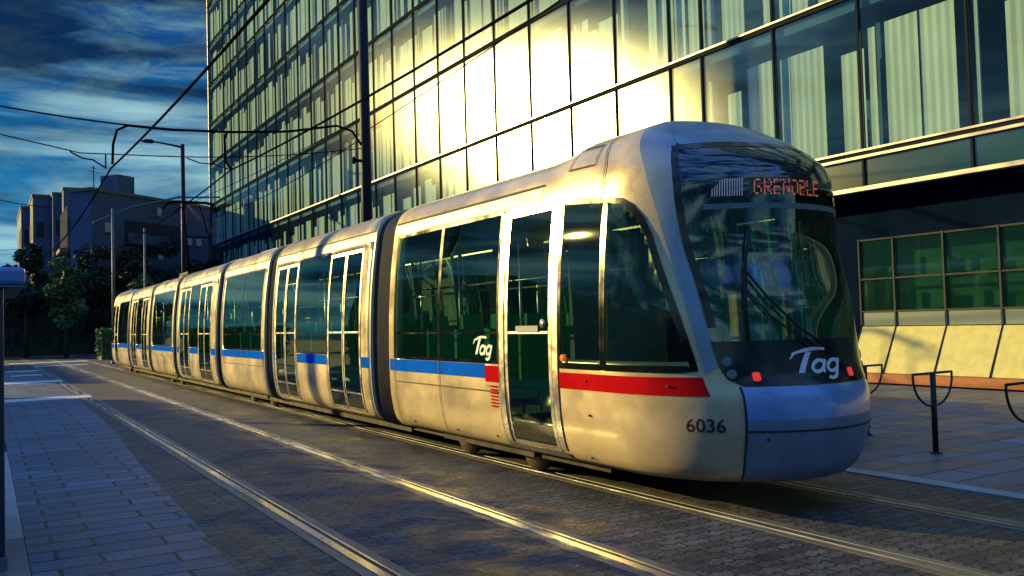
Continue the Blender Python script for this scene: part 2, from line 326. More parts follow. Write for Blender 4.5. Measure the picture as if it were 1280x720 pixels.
def shell(parent, y0, y1, holes, name='carriage_body'):
    """arch-shaped carriage body with window and door openings; holes = (ya, yb, va, vb)"""
    ys = sorted(set([y0, y1] + [h[0] for h in holes] + [h[1] for h in holes]))
    yy = []
    for a, c in zip(ys, ys[1:]):
        k = max(1, round((c-a)/.5)); yy += [a+(c-a)*j/k for j in range(k)]
    yy.append(y1)
    col = [(-1, v) for v in VL] + [(1, v) for v in VL[::-1][1:]]
    b = MB(); nc = len(col)
    for y in yy:
        inset = .0
        for s, v in col: b.v.append(tuple(pt_z(y, v, s)))
    for i in range(len(yy)-1):
        for j in range(nc-1):
            v0, v1 = sorted((col[j][1], col[j+1][1])); yc = (yy[i]+yy[i+1])/2; vc = (v0+v1)/2
            if any(h[0] < yc < h[1] and h[2] < vc < h[3] for h in holes): continue
            b.f.append((i*nc+j, i*nc+j+1, (i+1)*nc+j+1, (i+1)*nc+j)); b.mi.append(0)
    o = b.build(name, m_paint, parent, smooth=True)
    s = o.modifiers.new('solid', 'SOLIDIFY'); s.thickness = .05; s.offset = -1
    return o
def pt_z(y, v, s, off=0):         # roof height of the ordinary carriages
    w = wf(v) + off; z = v if v < 2.9 else 2.9+(v-2.9)*.8
    return Vector((CX+s*w, y, z))
def side_rect(b, y0, y1, v0, v1, s, off=.006, mi=0, n=None):
    vs = [v0] + [v for v in VL if v0+.02 < v < v1-.02] + [v1]
    V = [pt_z(y, v, s, off) for v in vs for y in (y0, y1)]
    fs = [(2*i, 2*i+1, 2*i+3, 2*i+2) if s > 0 else (2*i+1, 2*i, 2*i+2, 2*i+3) for i in range(len(vs)-1)]
    b.add(V, fs, mi)
def side_frame(b, y0, y1, v0, v1, s, w=.05, off=.012):
    side_rect(b, y0, y1, v0, v0+w, s, off); side_rect(b, y0, y1, v1-w, v1, s, off)
    side_rect(b, y0, y0+w, v0+w, v1-w, s, off); side_rect(b, y1-w, y1, v0+w, v1-w, s, off)

tram = tag(empty('tram', (CX, 23.5, 0)), 'long seven-section silver tram with blue stripe and black cab front on the right-hand track', 'tram')
def part(b, name, m, smooth=True, parent=None):
    o = b.build(name, m, parent or tram, smooth)
    if parent is None: at_world(o)
    return o
tram_local = lambda o: o
WB, WTOP = 1.19, 2.80
def window(y0, y1, split=None, fl=False, s_list=(-1, 1)):
    for s in s_list:
        b = MB(); side_rect(b, y0+.01, y1-.01, WB, WTOP, s, .002); o = part(b, 'window', m_tglass)
        f = MB(); side_frame(f, y0, y1, WB-.01, WTOP+.01, s, .035, .007)
        if split:
            side_rect(f, split-.02, split+.02, WB, WTOP, s, .008)
        side_rect(f, y0+.03, y1-.03, 1.50, 1.525, s, .005)
        f.build('window_frame', m_black, o)
def door(y0, y1, s_list=(-1, 1), double=True, bar=True):
    for s in s_list:
        b = MB(); side_rect(b, y0+.01, y1-.01, .38, 2.74, s, .0); o = part(b, 'door', m_tglass)
        f = MB(); side_frame(f, y0, y1, .36, 2.76, s, .05, .008)
        mid = (y0+y1)/2
        if double: side_rect(f, mid-.05, mid-.02, .40, 2.72, s, .009); side_rect(f, mid+.02, mid+.05, .40, 2.72, s, .009)
        f.build('door_frame', m_alu, o)
        g = MB()
        if double: side_rect(g, mid-.018, mid+.018, .40, 2.72, s, .01)
        side_rect(g, y0+.05, y1-.05, .38, .60, s, .004); g.build('door_seal', m_black, o)
        h = MB()
        for zz in ((1.52, .62) if double else (1.5,)): side_rect(h, y0+.06, y1-.06, zz, zz+.025, s, .006)
        h.build('door_rail', m_alu, o)
def lower(y0, y1, s_list=(-1, 1), colr=None):
    """stripe under the windows"""
    for s in s_list:
        b = MB(); side_rect(b, y0, y1, 1.02, 1.175, s, .004); part(b, 'stripe', colr or m_blue)
def seam(b, y, v0=.30, v1=WB, s_list=(-1, 1), w=.014):
    for s in s_list: b = MB(); side_rect(b, y-w/2, y+w/2, v0, v1, s, .007); part(b, 'panel_seam', m_seam)
def seats(ys):
    b = MB()
    for y in ys:
        for x in (-.78, -.36, .36, .78):
            b.box(CX+x-.19, CX+x+.19, y-.2, y+.22, .78, .86); b.box(CX+x-.19, CX+x+.19, y+.2, y+.27, .86, 1.55)
            b.box(CX+x-.10, CX+x+.10, y+.2, y+.26, 1.55, 1.72)
    o = part(b, 'seat_row', m_seat, False)
def interior(y0, y1):
    b = MB(); b.box(CX-1.05, CX+1.05, y0, y1, .34, .40); part(b, 'interior_floor', m_int, False)
    b = MB(); b.box(CX-.95, CX+.95, y0, y1, 2.84, 2.88); part(b, 'interior_ceiling', m_int, False)
    b = MB(); y = y0+.6
    while y < y1-.4:
        for x in (-.6, .6): b.tube([(CX+x, y, .4), (CX+x, y, 2.84)], .018, 6)
        y += 1.5
    for x in (-.6, .6): b.tube([(CX+x, y0+.1, 2.1), (CX+x, y1-.1, 2.1)], .016, 6)
    part(b, 'grab_pole', m_alu)
def roofkit(y0, y1, bits):
    for s in (-1, 1):
        f = MB(); side_rect(f, y0+.04, y1-.04, 2.985, 3.005, s, .012); part(f, 'gutter', m_seam)
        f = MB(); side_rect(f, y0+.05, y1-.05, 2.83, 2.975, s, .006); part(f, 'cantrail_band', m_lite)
    for (a, c, h) in bits:
        b = MB(); b.box(CX-.42, CX+.42, a, c, 3.2, 3.35+h*.6); o = part(b, 'roof_unit', m_galv, False)
        bv = o.modifiers.new('bevel', 'BEVEL'); bv.width = .04; bv.segments = 2
def rims(y0, y1):
    b = MB(); 
    for y, d in ((y0, .05), (y1, -.05)):
        for s in (-1, 1):
            b = MB(); side_rect(b, min(y, y+d), max(y, y+d), .3, 3.44, s, .012); part(b, 'end_rim', m_lite)
def carriage_doors(y0, y1, d1, w_, d2):
    shell_o = shell(tram, y0, y1, [(d1[0], d1[1], .36, 2.78), (w_[0], w_[1], 1.18, 2.78), (d2[0], d2[1], .36, 2.78)]); at_world(shell_o)
    door(*d1); door(*d2); window(*w_)
    lower(w_[0], w_[1]); lower(y0+.05, d1[0]-.02); lower(d2[1]+.02, y1-.05)
    b = MB(); seam(b, w_[0]+.02, .36); seam(b, w_[1]-.02, .36)
    interior(y0+.05, y1-.05); seats([(w_[0]+w_[1])/2-.35, (w_[0]+w_[1])/2+.45] if w_[1]-w_[0] > 1.3 else [(w_[0]+w_[1])/2])
    roofkit(y0, y1, [(y0+.7, y0+1.9, .05), (y1-2.2, y1-.9, .03)]); rims(y0, y1)
def bogie(yc):
    o = MB(); o.box(CX-.95, CX+.95, yc-1.05, yc+1.05, .20, .40); g = part(o, 'bogie', m_dark, False)
    for dy in (-.78, .78):
        for s in (-1, 1):
            b = MB(); x = CX+s*.66
            b.tube([(x+s*.02, yc+dy, .27), (x+s*.10, yc+dy, .27)], .262, 24); b.tube([(x+s*.10, yc+dy, .27), (x+s*.16, yc+dy, .27)], .10, 16)
            b.build('wheel', m_wheel, g, True)
def carriage_bogie(y0, y1, splits, win=None):
    wa, wb = win or (y0+.3, y1-.25)
    sh = shell(tram, y0, y1, [(wa, wb, 1.18, 2.78)]); at_world(sh)
    cuts = [wa]+splits+[wb]
    for a, c in zip(cuts, cuts[1:]): window(a, c)
    lower(y0+.05, y1-.05)
    b = MB()
    for sp in splits: seam(b, sp, .30)
    seam(b, wa, .3); seam(b, wb, .3)
    for s in (-1, 1): b = MB(); side_rect(b, wa, wb, .87, .885, s, .007); part(b, 'panel_seam', m_seam)
    interior(y0+.05, y1-.05); seats([y0+.9+i*.85 for i in range(int((y1-y0-1)/.85))])
    roofkit(y0, y1, [(y0+.5, y0+1.6, .04), (y1-1.9, y1-.6, .06)]); rims(y0, y1)
    bogie((y0+y1)/2)
def gangway(y0, y1):
    b = MB()
    vs = [v for v in VL if v <= 3.46]; col = [(-1, v) for v in vs]+[(1, v) for v in vs[::-1][1:]]
    n = 13; nc = len(col)
    for i in range(n):
        y = y0-.02+(y1-y0+.04)*i/(n-1); off = -.055 + .03*(i % 2)
        for s, v in col:
            p = pt_z(y, v, s, off if v < 3.40 else 0); p.z -= .03; b.v.append(tuple(p))
    for i in range(n-1):
        for j in range(nc-1): b.f.append((i*nc+j, (i+1)*nc+j, (i+1)*nc+j+1, i*nc+j+1)); b.mi.append(0)
    part(b, 'gangway_bellows', m_rub, False)
# seven sections
gangs = [(11.05, 11.68), (16.62, 17.16), (20.86, 21.34), (26.33, 26.80), (30.78, 31.25), (35.70, 36.10)]
for g in gangs: gangway(*g)
carriage_doors(11.68, 16.62, (12.10, 13.52), (13.56, 15.16), (15.20, 16.46))
carriage_bogie(17.16, 20.86, [18.99])
carriage_doors(21.34, 26.33, (21.95, 23.38), (23.42, 24.58), (24.62, 25.92))
carriage_bogie(26.80, 30.78, [28.6])
carriage_doors(31.25, 35.70, (31.65, 32.85), (32.89, 34.1), (34.14, 35.35))

# ---- the two cab carriages
A_OUT = [(.26, 3.30), (.27, 3.18), (.28, 3.07), (.33, 2.81), (.38, 2.66), (.44, 2.50), (.53, 2.20), (.59, 1.86), (.66, 1.47), (.70, 1.16)]
WS_L = [(.66, 3.085), (.585, 3.03), (.545, 2.93), (.545, 2.78), (.565, 2.62), (.62, 2.33), (.69, 1.96), (.745, 1.53), (.79, 1.22), (.83, 1.12), (.92, 1.06)]
WS_T = [(math.pi-.66, 3.085), (math.pi/2+.45, 3.10), (math.pi/2, 3.105), (math.pi/2-.45, 3.10)]
SW_A = [(-.80, 1.20), (-.80, 2.76), (-.13, 2.69), (-.13, 1.20)]
SW_B = [(-.11, 1.20), (-.11, 2.69), (.08, 2.655), (.20, 2.585), (.30, 2.47), (.38, 2.32), (.44, 2.10), (.51, 1.80), (.585, 1.47), (.64, 1.20)]
def inside(poly, x, y):
    c = False; n = len(poly)
    for i in range(n):
        x0, y0 = poly[i]; x1, y1 = poly[i-1]
        if (y0 > y) != (y1 > y) and x < (x1-x0)*(y-y0)/(y1-y0)+x0: c = not c
    return c
def shrink(poly, d):
    cx = sum(p[0] for p in poly)/len(poly); cy = sum(p[1] for p in poly)/len(poly); out = []
    for x, y in poly:
        L = math.hypot(x-cx, y-cy); out.append((x-(x-cx)/L*d*1.3, y-(y-cy)/L*d*1.3))
    return out
WS = WS_L + [(math.pi-t, v) for t, v in WS_L[::-1][:-1]] + WS_T
WS_GLASS_V = 1.42
def cab(fl):
    t_end = -(11.05-YS)
    T = [t_end, -(9.53-YS), -(8.10-YS), -(7.96-YS), -(7.08-YS), -.85]
    T = [t_end+(T[1]-t_end)*j/4 for j in range(4)]+[T[1]+(T[2]-T[1])*j/4 for j in range(4)]+[T[2], T[3], T[3]+(T[4]-T[3])/2, T[4], -.85]
    T += [-.82+.82*j/20 for j in range(20)] + [math.pi*j/84 for j in range(85)]
    T += [math.pi-t for t in T[:-85]][::-1]
    V_ = []
    for a, c in zip(VL, VL[1:]):
        k = max(1, round((c-a)/.045)); V_ += [a+(c-a)*j/k for j in range(k)]
    V_.append(3.46)
    sA, sB = shrink(SW_A, .035), shrink(SW_B, .05)
    wsh = [(t+(.05 if t < math.pi/2 else -.05), min(v, 3.05)) for t, v in WS]
    def hole(t, v):
        tm = t if t < math.pi/2 else math.pi-t
        y = YS-tm
        if 7.10 < y < 7.94 and .36 < v < 2.74: return True
        if 8.12 < y < 10.86 and 1.19 < v < 2.78: return True
        if inside(sA, tm, v) or inside(sB, tm, v): return True
        return v > WS_GLASS_V+.02 and inside(wsh, t, v)
    b = MB(); nv = len(V_)
    for t in T:
        for v in V_: b.v.append(tuple(P(t, v)))
    for i in range(len(T)-1):
        for j in range(nv-1):
            if hole((T[i]+T[i+1])/2, (V_[j]+V_[j+1])/2): continue
            b.f.append((i*nv+j, (i+1)*nv+j, (i+1)*nv+j+1, i*nv+j+1)); b.mi.append(0)
    if fl: b.v = [tuple(flip(Vector(p))) for p in b.v]
    o = part(b, 'carriage_body', m_paint)
    s = o.modifiers.new('solid', 'SOLIDIFY'); s.thickness = .035; s.offset = -1
    def pp(polys, name, m, off=.006, cell=.08, parent=None):
        b = MB()
        for p in polys: add_patch(b, p, off, 0, cell, fl)
        return part(b, name, m, parent=parent)
    # grey-blue surround of the windscreen
    left = A_OUT + [(.80, 1.115), (.80, 1.2)][:0]
    inner = [(t-.004, v) for t, v in WS_L[:-2]]
    surl = A_OUT + [(t, v) for t, v in inner[::-1]] + [(.66, 3.30)]
    top = [(.26, 3.30), (.66, 3.30), (math.pi-.66, 3.30), (math.pi-.26, 3.30), (math.pi-.30, 3.40), (.30, 3.40)]
    mid = [(.66, 3.089), (math.pi/2-.45, 3.104), (math.pi/2, 3.109), (math.pi/2+.45, 3.104), (math.pi-.66, 3.089), (math.pi-.66, 3.30), (.66, 3.30)]
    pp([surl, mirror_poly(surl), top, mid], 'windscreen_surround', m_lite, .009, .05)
    # windscreen
    lower_b = [p for p in WS if p[1] <= 1.6]
    cutl = [(.76, WS_GLASS_V)]
    glass_poly = [p for p in WS_L if p[1] > WS_GLASS_V] + [(.755, WS_GLASS_V), (math.pi-.755, WS_GLASS_V)] + [(math.pi-t, v) for t, v in WS_L[::-1] if v > WS_GLASS_V] + WS_T[1:]
    apron = [(.758, WS_GLASS_V)] + [p for p in WS_L if p[1] < WS_GLASS_V] + [(math.pi-t, v) for t, v in WS_L[::-1] if v < WS_GLASS_V] + [(math.pi-.758, WS_GLASS_V)]
    ws = pp([glass_poly], 'windscreen', m_wglass, .010, .06)
    pp([apron], 'windscreen_apron', m_black, .010, .06)
    # black rim inside the windscreen edge and display backing
    b = MB(); band_strip(b, [(t+.03, v-.0) for t, v in WS_L if v > 1.5], .055, .013, fl); band_strip(b, [(math.pi-t-.03, v) for t, v in WS_L if v > 1.5], .055, .013, fl)
    band_strip(b, [(.60, 3.055), (math.pi/2, 3.08), (math.pi-.60, 3.055)], .05, .013, fl)
    b.build('windscreen_rim', m_black, ws, True)
    b = MB(); add_patch(b, [(.62, 2.57), (math.pi-.62, 2.57), (math.pi-.60, 3.03), (math.pi/2, 3.05), (.60, 3.03)], -.09, 0, .08, fl)
    part(b, 'display_housing', m_black)
    b = MB(); add_patch(b, [(.78, 2.50), (math.pi-.78, 2.50), (math.pi-.78, 2.545), (.78, 2.545)], .016, 0, .08, fl); part(b, 'windscreen_bar', m_visor)
    pp([[(.90, .80), (math.pi-.90, .80), (math.pi-.90, 1.052), (.90, 1.052)]], 'bumper_upper', m_bump, .006, .07); pp([[(.90, .29), (math.pi-.90, .29), (math.pi-.90, .80), (.90, .80)]], 'bumper_lower', m_bump2, .006, .07)  # same silver skin, with sky reflection and shade painted on as two patches
    # side windows, stripe, seams
    for pl in (SW_A, SW_B):
        for pm in (pl, mirror_poly(pl)):
            w = pp([pm], 'cab_side_window', m_tglass, .005, .07)
            b = MB(); ring = [pm[i] for i in range(len(pm))]; ring.append(ring[0])
            band_strip(b, ring, .055, .009, fl); b.build('window_rim', m_black, w, True)
    for mir in (0, 1):
        f_ = (lambda p: mirror_poly(p)) if mir else (lambda p: p)
        pp([f_([(-.93, .985), (.70, .985), (.68, 1.135), (-.93, 1.135)])], 'stripe', m_red if not fl else m_blue, .005, .1)
        pp([f_([(-2.25, .985), (-1.84, .985), (-1.84, 1.16), (-2.25, 1.16)])], 'stripe', m_red if not fl else m_blue, .007, .1)
        pp([f_([(t_end+.03, 1.02), (-2.26, 1.02), (-2.26, 1.175), (t_end+.03, 1.175)])], 'stripe', m_blue, .005, .2)
        b = MB()
        L_ = [[(-.92, .30), (-.92, 2.78)], [(-1.80, .3), (-1.80, .9)], [(.895, .30), (.895, 1.06)], [(-1.94, .30), (-1.94, 2.8)], [(-3.39, .30), (-3.39, 1.19)], [(-4.72, .3), (-4.72, 2.8)],
              [(-4.70, .885), (-2.0, .885)], [(-.19, 2.70), (-.18, 3.0), (-.26, 3.25), (-.30, 3.40)], [(-.79, 3.06), (-.36, 3.05), (-.36, 3.24), (-.74, 3.25), (-.79, 3.06)], [(.895, .71), (math.pi/2, .71)]]
        for l in L_:
            l = [(math.pi-t, v) for t, v in l] if mir else l
            b = MB(); band_strip(b, l, .014, .011, fl); part(b, 'panel_seam', m_seam)
        b = MB(); g = [(t_end+.04, 2.995), (-1.18, 2.995)]; g = [(math.pi-t, v) for t, v in g] if mir else g; band_strip(b, g, .022, .014, fl); part(b, 'gutter', m_seam)
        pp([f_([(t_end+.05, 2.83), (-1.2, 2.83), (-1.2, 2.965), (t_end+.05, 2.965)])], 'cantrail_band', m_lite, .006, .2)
        # orange side indicator
        p = P(-.72 if not mir else math.pi+.72, 1.27, .015); p = flip(p) if fl else p
        b = MB(); b.tube([p-Vector((.012, 0, 0)), p+Vector((.012, 0, 0))], .035, 12); part(b, 'side_indicator', m_lampo)
        # small bolts and jacking points
        b = MB()
        for (t, v) in ((-.38, 1.07), (.45, 1.06), (-.35, .76), (-3.1, .38), (-2.15, .40), (-4.3, .38), (1.03, .65), (-.45, .36)):
            t = math.pi-t if mir else t
            p = P(t, v, .004); q = P(t, v, .016)
            if fl: p, q = flip(p), flip(q)
            b.tube([p, q], .011, 8)
        part(b, 'bolt', m_seam)
    yf = (lambda y: REAR-y) if fl else (lambda y: y)
    def rng(a, c): return tuple(sorted((yf(a), yf(c))))
    door(*rng(7.08, 7.96), double=False); window(*rng(8.10, 9.53)); window(*rng(9.53, 10.87))
    # door bar handle, round button
    a, c = rng(7.30, 7.72)
    for s in (-1, 1):
        b = MB(); side_rect(b, a, c, 1.52, 1.58, s, .02); part(b, 'door_notice', m_pale)
        b = MB(); x = CX+s*(wf(1.6)+.012); y = yf(7.2); b.tube([(x-.01, y, 1.60), (x+.02*s, y, 1.60)], .045, 14); part(b, 'door_button', m_alu)
        b = MB(); y0_, y1_ = rng(6.98, 8.05); side_rect(b, y0_, y1_, .30, .36, s, .02); part(b, 'door_step', m_alu, False)
        b = MB()
        for yy in (7.02, 8.03): y0_, y1_ = rng(yy-.045, yy+.045); side_rect(b, y0_, y1_, .38, 2.78, s, .012)
        part(b, 'door_post', m_alu)
    a, c = rng(6.5, 11.0); interior(a, c); y_ = [8.5, 9.3, 10.1]; seats([yf(y) for y in y_])
    b = MB(); a, c = rng(6.9, 6.98); b.box(CX-1.05, CX+.1, a, c, .4, 2.5); part(b, 'cab_bulkhead', m_int, False)
    # driver desk and chair
    b = MB(); a, c = rng(5.15, 5.75); b.box(CX-.8, CX+.8, a, c, .9, 1.28); o = part(b, 'driver_desk', m_dark, False); bv = o.modifiers.new('bevel', 'BEVEL'); bv.width = .1; bv.segments = 3
    b = MB(); a, c = rng(6.0, 6.45); b.box(CX-.27, CX+.27, a, c, .85, .97); a, c = rng(6.4, 6.52); b.box(CX-.25, CX+.25, a, c, .97, 1.62); b.box(CX-.13, CX+.13, a, c, 1.66, 1.85); b.tube([(CX, yf(6.2), .4), (CX, yf(6.2), .86)], .06)
    o = part(b, 'driver_chair', m_dark, False); bv = o.modifiers.new('bevel', 'BEVEL'); bv.width = .04; bv.segments = 2
    # wiper
    b = MB()
    b.tube([f for f in [(flip(P(t, v, .05)) if fl else P(t, v, .05)) for t, v in ((1.10, 2.34), (1.05, 2.05), (1.0, 1.75), (.99, 1.42))]], [.008, .014, .018, .014], 6)
    b.tube([(flip(P(t, v, .06)) if fl else P(t, v, .06)) for t, v in ((1.03, 1.98), (1.15, 1.74), (1.32, 1.52), (1.50, 1.36))], .013, 6)
    b.tube([(flip(P(t, v, .045)) if fl else P(t, v, .045)) for t, v in ((1.02, 1.82), (1.14, 1.62), (1.28, 1.48), (1.42, 1.36))], .010, 6)
    part(b, 'wiper', m_seam)
    # lamps
    for t in (1.01, math.pi-1.01-.36):
        b = MB(); add_patch(b, [(t-.024, 1.108), (t-.014, 1.10), (t+.014, 1.10), (t+.024, 1.108), (t+.024, 1.162), (t+.014, 1.17), (t-.014, 1.17), (t-.024, 1.162)], .022, 0, .03, fl); o = part(b, 'marker_lamp', m_lampr); sm = o.modifiers.new('solid', 'SOLIDIFY'); sm.thickness = .02
    for mir in (0, 1):
        for (t, v) in ((.845, 1.255), (.865, 1.155)):
            t = math.pi-t if mir else t
            p, q = P(t, v, .004), P(t, v, .02)
            if fl: p, q = flip(p), flip(q)
            b = MB(); b.tube([p, q], .042, 16); o = part(b, 'headlight', m_galv); b = MB(); b.tube([q, q+(q-p)*.2], .032, 16); b.build('lens', m_visor, o)
    # underframe
    b = MB(); a, c = rng(6.6, 11.0); b.box(CX-.9, CX+.9, a, c, .20, .33); part(b, 'underframe', m_dark, False)
    bogie(yf(8.9))
m_visor = mat('pale_strip', (.12, .20, .20), .4)
cab(False); cab(True)
b = MB(); b.box(CX-.92, CX+.92, 11, 36.3, .17, .33); part(b, 'underframe', m_dark, False)
# pantograph on the fifth section
pg = MB(); PX, PY = CX, 30.3
pg.box(PX-.5, PX+.5, 28.3, 29.6, 3.36, 3.44)
part(pg, 'pantograph_base', m_dark, False)
pg = MB()
for s in (-1, 1):
    pg.tube([(PX+s*.42, 28.5, 3.42), (PX+s*.35, 29.2, 4.6)], .03, 6); pg.tube([(PX+s*.35, 29.2, 4.6), (PX+s*.25, 30.2, 5.78)], .022, 6)
    pg.tube([(PX+s*.28, 29.0, 3.42), (PX+s*.35, 29.2, 4.6)], .015, 6)
pg.tube([(PX-.36, 29.2, 4.6), (PX+.36, 29.2, 4.6)], .025, 6)
part(pg, 'pantograph_arm', m_wire)
pg = MB()
for dy in (-.14, .14): pg.tube([(PX-.85, PY+dy, 5.62), (PX-.68, PY+dy, 5.82), (PX-.5, PY+dy, 5.86), (PX+.5, PY+dy, 5.86), (PX+.68, PY+dy, 5.82), (PX+.85, PY+dy, 5.62)], .03, 6)
for s in (-1, 1): pg.tube([(PX+s*.4, PY-.14, 5.84), (PX+s*.4, PY+.14, 5.84)], .02, 6)
part(pg, 'pantograph_head', m_wire)

# ---- lettering
def text_mesh(txt, shear=0, bold=0):
    c = bpy.data.curves.new('t', 'FONT'); c.body = txt; c.shear = shear; c.offset = bold; c.resolution_u = 3
    o = bpy.data.objects.new('t', c); COL.objects.link(o); dg = bpy.context.evaluated_depsgraph_get(); me = bpy.data.meshes.new_from_object(o.evaluated_get(dg))
    bm = bmesh.new(); bm.from_mesh(me); bmesh.ops.triangulate(bm, faces=bm.faces[:]); V = [v.co.copy() for v in bm.verts]; F = [tuple(v.index for v in f.verts) for f in bm.faces]; bm.free()
    bpy.data.objects.remove(o); bpy.data.curves.remove(c); return V, F
def letter(txt, t0, t1, v0, v1, name, m, off=.014, shear=0, bold=0, fl=False, mir=False):
    V, F = text_mesh(txt, shear, bold); x0 = min(p.x for p in V); x1 = max(p.x for p in V); y0 = min(p.y for p in V); y1 = max(p.y for p in V); b = MB()
    Q = []
    for p in V:
        a = (p.x-x0)/(x1-x0); c = (p.y-y0)/(y1-y0); t = t0+(t1-t0)*a; v = v0+(v1-v0)*c
        q = P(t, v, off); Q.append(flip(q) if fl else q)
    b.add(Q, F); return part(b, name, m, False)
letter('6036', .54, .775, .70, .81, 'fleet_number', m_text, bold=.012)
def swoosh_tag(t0, t1, v0, v1, m, off=.014):
    """the operator's slanted 'Tag' mark: italic letters under a long swept T bar"""
    k = t1-t0; h = v1-v0
    def stroke(pts, wd):
        pts = [(x+.30*y*.55, y) for x, y in pts]; V = []; n = len(pts)
        for i, (x, y) in enumerate(pts):
            p, q = pts[max(i-1, 0)], pts[min(i+1, n-1)]; dx, dy = q[0]-p[0], (q[1]-p[1])*h/k/1.15; L = math.hypot(dx, dy) or 1
            nx, ny = -dy/L*wd/2, dx/L*wd/2*k*1.15/h
            V += [P(t0+(x+nx)*k, v0+(y+ny)*h, off+.004), P(t0+(x-nx)*k, v0+(y-ny)*h, off+.004)]
        b = MB(); b.add(V, [(2*i, 2*i+1, 2*i+3, 2*i+2) for i in range(n-1)]); part(b, 'operator_mark', m, False)
    def ring(cx, cy, rx, ry, a0=0, a1=2*math.pi): return [(cx+rx*math.cos(a0+(a1-a0)*i/20), cy+ry*math.sin(a0+(a1-a0)*i/20)) for i in range(21)]
    stroke(ring(.46, .24, .115, .24), .062); stroke([(.58, .50), (.575, .25), (.585, .04), (.62, -.02)], .062)
    stroke(ring(.78, .24, .115, .24), .062); stroke([(.90, .52), (.895, .2), (.89, -.12)]+[(.79+.10*math.cos(a), -.12-.17*math.sin(a)) for a in [math.pi*i/10 for i in range(1, 9)]], .062)
    b = MB(); n = 14; V = []
    for i in range(n+1):          # T bar, tapering and curved
        a = i/n; t = t0+(.04+.66*a)*k; c = v0+h*(.78+.20*math.sin(a*2.2)); w = h*.10*(.35+1.2*math.sin(min(1, a*1.2+.1)*2.4))
        V += [P(t, c-w*.5, off), P(t, c+w*.5, off)]
    b.add(V, [(2*i, 2*i+2, 2*i+3, 2*i+1) for i in range(n)])
    V = []
    for i in range(n+1):
        a = i/n; t = t0+(.36-.20*a**.8)*k; c = v0+h*(.84-.86*a); w = k*.055
        V += [P(t-w, c, off), P(t+w, c, off)]
    b.add(V, [(2*i, 2*i+1, 2*i+3, 2*i+2) for i in range(n)]); 
    V = []
    for i in range(n+1):          # hook at the bar's left end
        a = i/n; t = t0+(.10-.10*a)*k; c = v0+h*(.86-.30*a); w = k*.03*(1.3-a)
        V += [P(t-w, c, off), P(t+w, c, off)]
    b.add(V, [(2*i, 2*i+1, 2*i+3, 2*i+2) for i in range(n)])
    part(b, 'operator_mark', m, False)
swoosh_tag(1.25, 1.66, 1.155, 1.345, m_white)
swoosh_tag(-2.49, -2.06, 1.28, 1.47, m_white)
letter('grenoble alpes', -2.24, -1.98, .93, .95, 'small_lettering', m_red, .014)
# small red service notices beside the front door
b = MB(); random.seed(5)
for i in range(7):
    v = .93-.035*i; add_patch(b, [(-2.14, v), (-2.14+.10+.05*random.random(), v), (-2.0, v+.018), (-2.14, v+.018)], .012, 0, .1)
part(b, 'notice_lines', m_red, False)
# destination display: dot-matrix letters with dropped columns
FONT = {'G': ['01110','10001','10000','10111','10001','10001','01110'], 'R': ['11110','10001','10001','11110','10100','10010','10001'], 'E': ['11111','10000','10000','11110','10000','10000','11111'],
        'N': ['10001','11001','11001','10101','10011','10011','10001'], 'O': ['01110','10001','10001','10001','10001','10001','01110'], 'B': ['11110','10001','10001','11110','10001','10001','11110'], 'L': ['10000','10000','10000','10000','10000','10000','11111']}
for name, seg in (('display_text', 'GRENOBLE'),):
    b = MB(); ncol = len(seg)*6-1; t0, t1, v0, v1 = 1.14, 1.76, 2.615, 2.745
    for ci, ch in enumerate(seg):
        for r in range(7):
            for c in range(5):
                if FONT[ch][r][c] == '1' and random.random() > .14:
                    q = ci*6+c; a = t0+(t1-t0)*q/ncol; da = (t1-t0)/ncol*.78; v = v1-(v1-v0)*(r+1)/7; dv = (v1-v0)/7*.8
                    b.add([P(a, v, .014), P(a+da, v, .014), P(a+da, v+dv, .014), P(a, v+dv, .014)], [(0, 1, 2, 3)])
    part(b, name, m_led, False)
b = MB()
for i in range(13):
    a = .835+i*.018; h = min(1, .45+.12*i)*.145
    b.add([P(a, 2.605, .014), P(a+.007, 2.605, .014), P(a+.007, 2.605+h, .014), P(a, 2.605+h, .014)], [(0, 1, 2, 3)])
part(b, 'display_line_symbol', m_led2, False)

# ------------------------------------------------------------------ office building
FX = 17.0
bld = tag(empty('office_building', (FX, 40, 0)), 'tall glass office block with green-tinted panes and pale blinds behind the tram', 'building')
def bpart(b, name, m, smooth=False, parent=None):
    o = b.build(name, m, parent or bld, smooth)
    if parent is None: at_world(o)
    return o
m_fglass = glass('facade_glass', (.86, .96, .93), (.02, .09, .08), .03, .012, .05, .215, .48, (1, 1, 1), .18)
m_blind = mat('blind_fabric', (.80, .84, .80), .9, noise=(1.5, .22, (1, 1, .3)))
m_blind.node_tree.nodes['Principled BSDF'].inputs['Subsurface Weight'].default_value = 0
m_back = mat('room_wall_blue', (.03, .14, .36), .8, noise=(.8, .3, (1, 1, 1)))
m_mull = mat('mullion_dark', (.022, .03, .038), .7, 0, 0)
m_sill = mat('sill_aluminium', (.6, .56, .46), .35, .6, noise=(4, .25, (1, .3, 1)))
m_clad = mat('navy_cladding', (.004, .012, .040), .9, 0, 0, noise=(.8, .35, (1, 1, 1)))
m_spand = glass('spandrel_glass', (.12, .25, .22), (.02, .07, .06), .8, .05, .12, .3, .3)
floors = [5.22, 8.86, 12.46, 16.05, 19.45, 22.95, 26.45, 29.95, 33.5]
cols = [-9.5, -7.0, -4.5, -2.2, .3, 2.8, 5.3, 7.75, 10.22, 12.76, 15.24, 17.79, 19.09, 21.61, 24.08, 26.58, 29.12, 31.59, 34.02, 36.47, 38.93, 41.34]
while cols[-1] < 76: cols.append(cols[-1]+2.48)
cols[-1] = 79.0
b = MB()
for z in floors[1:-1]:
    b.box(FX-.06, FX+.02, cols[0], 79, z-.10, z-.005)
bpart(b, 'floor_beam', m_mull)
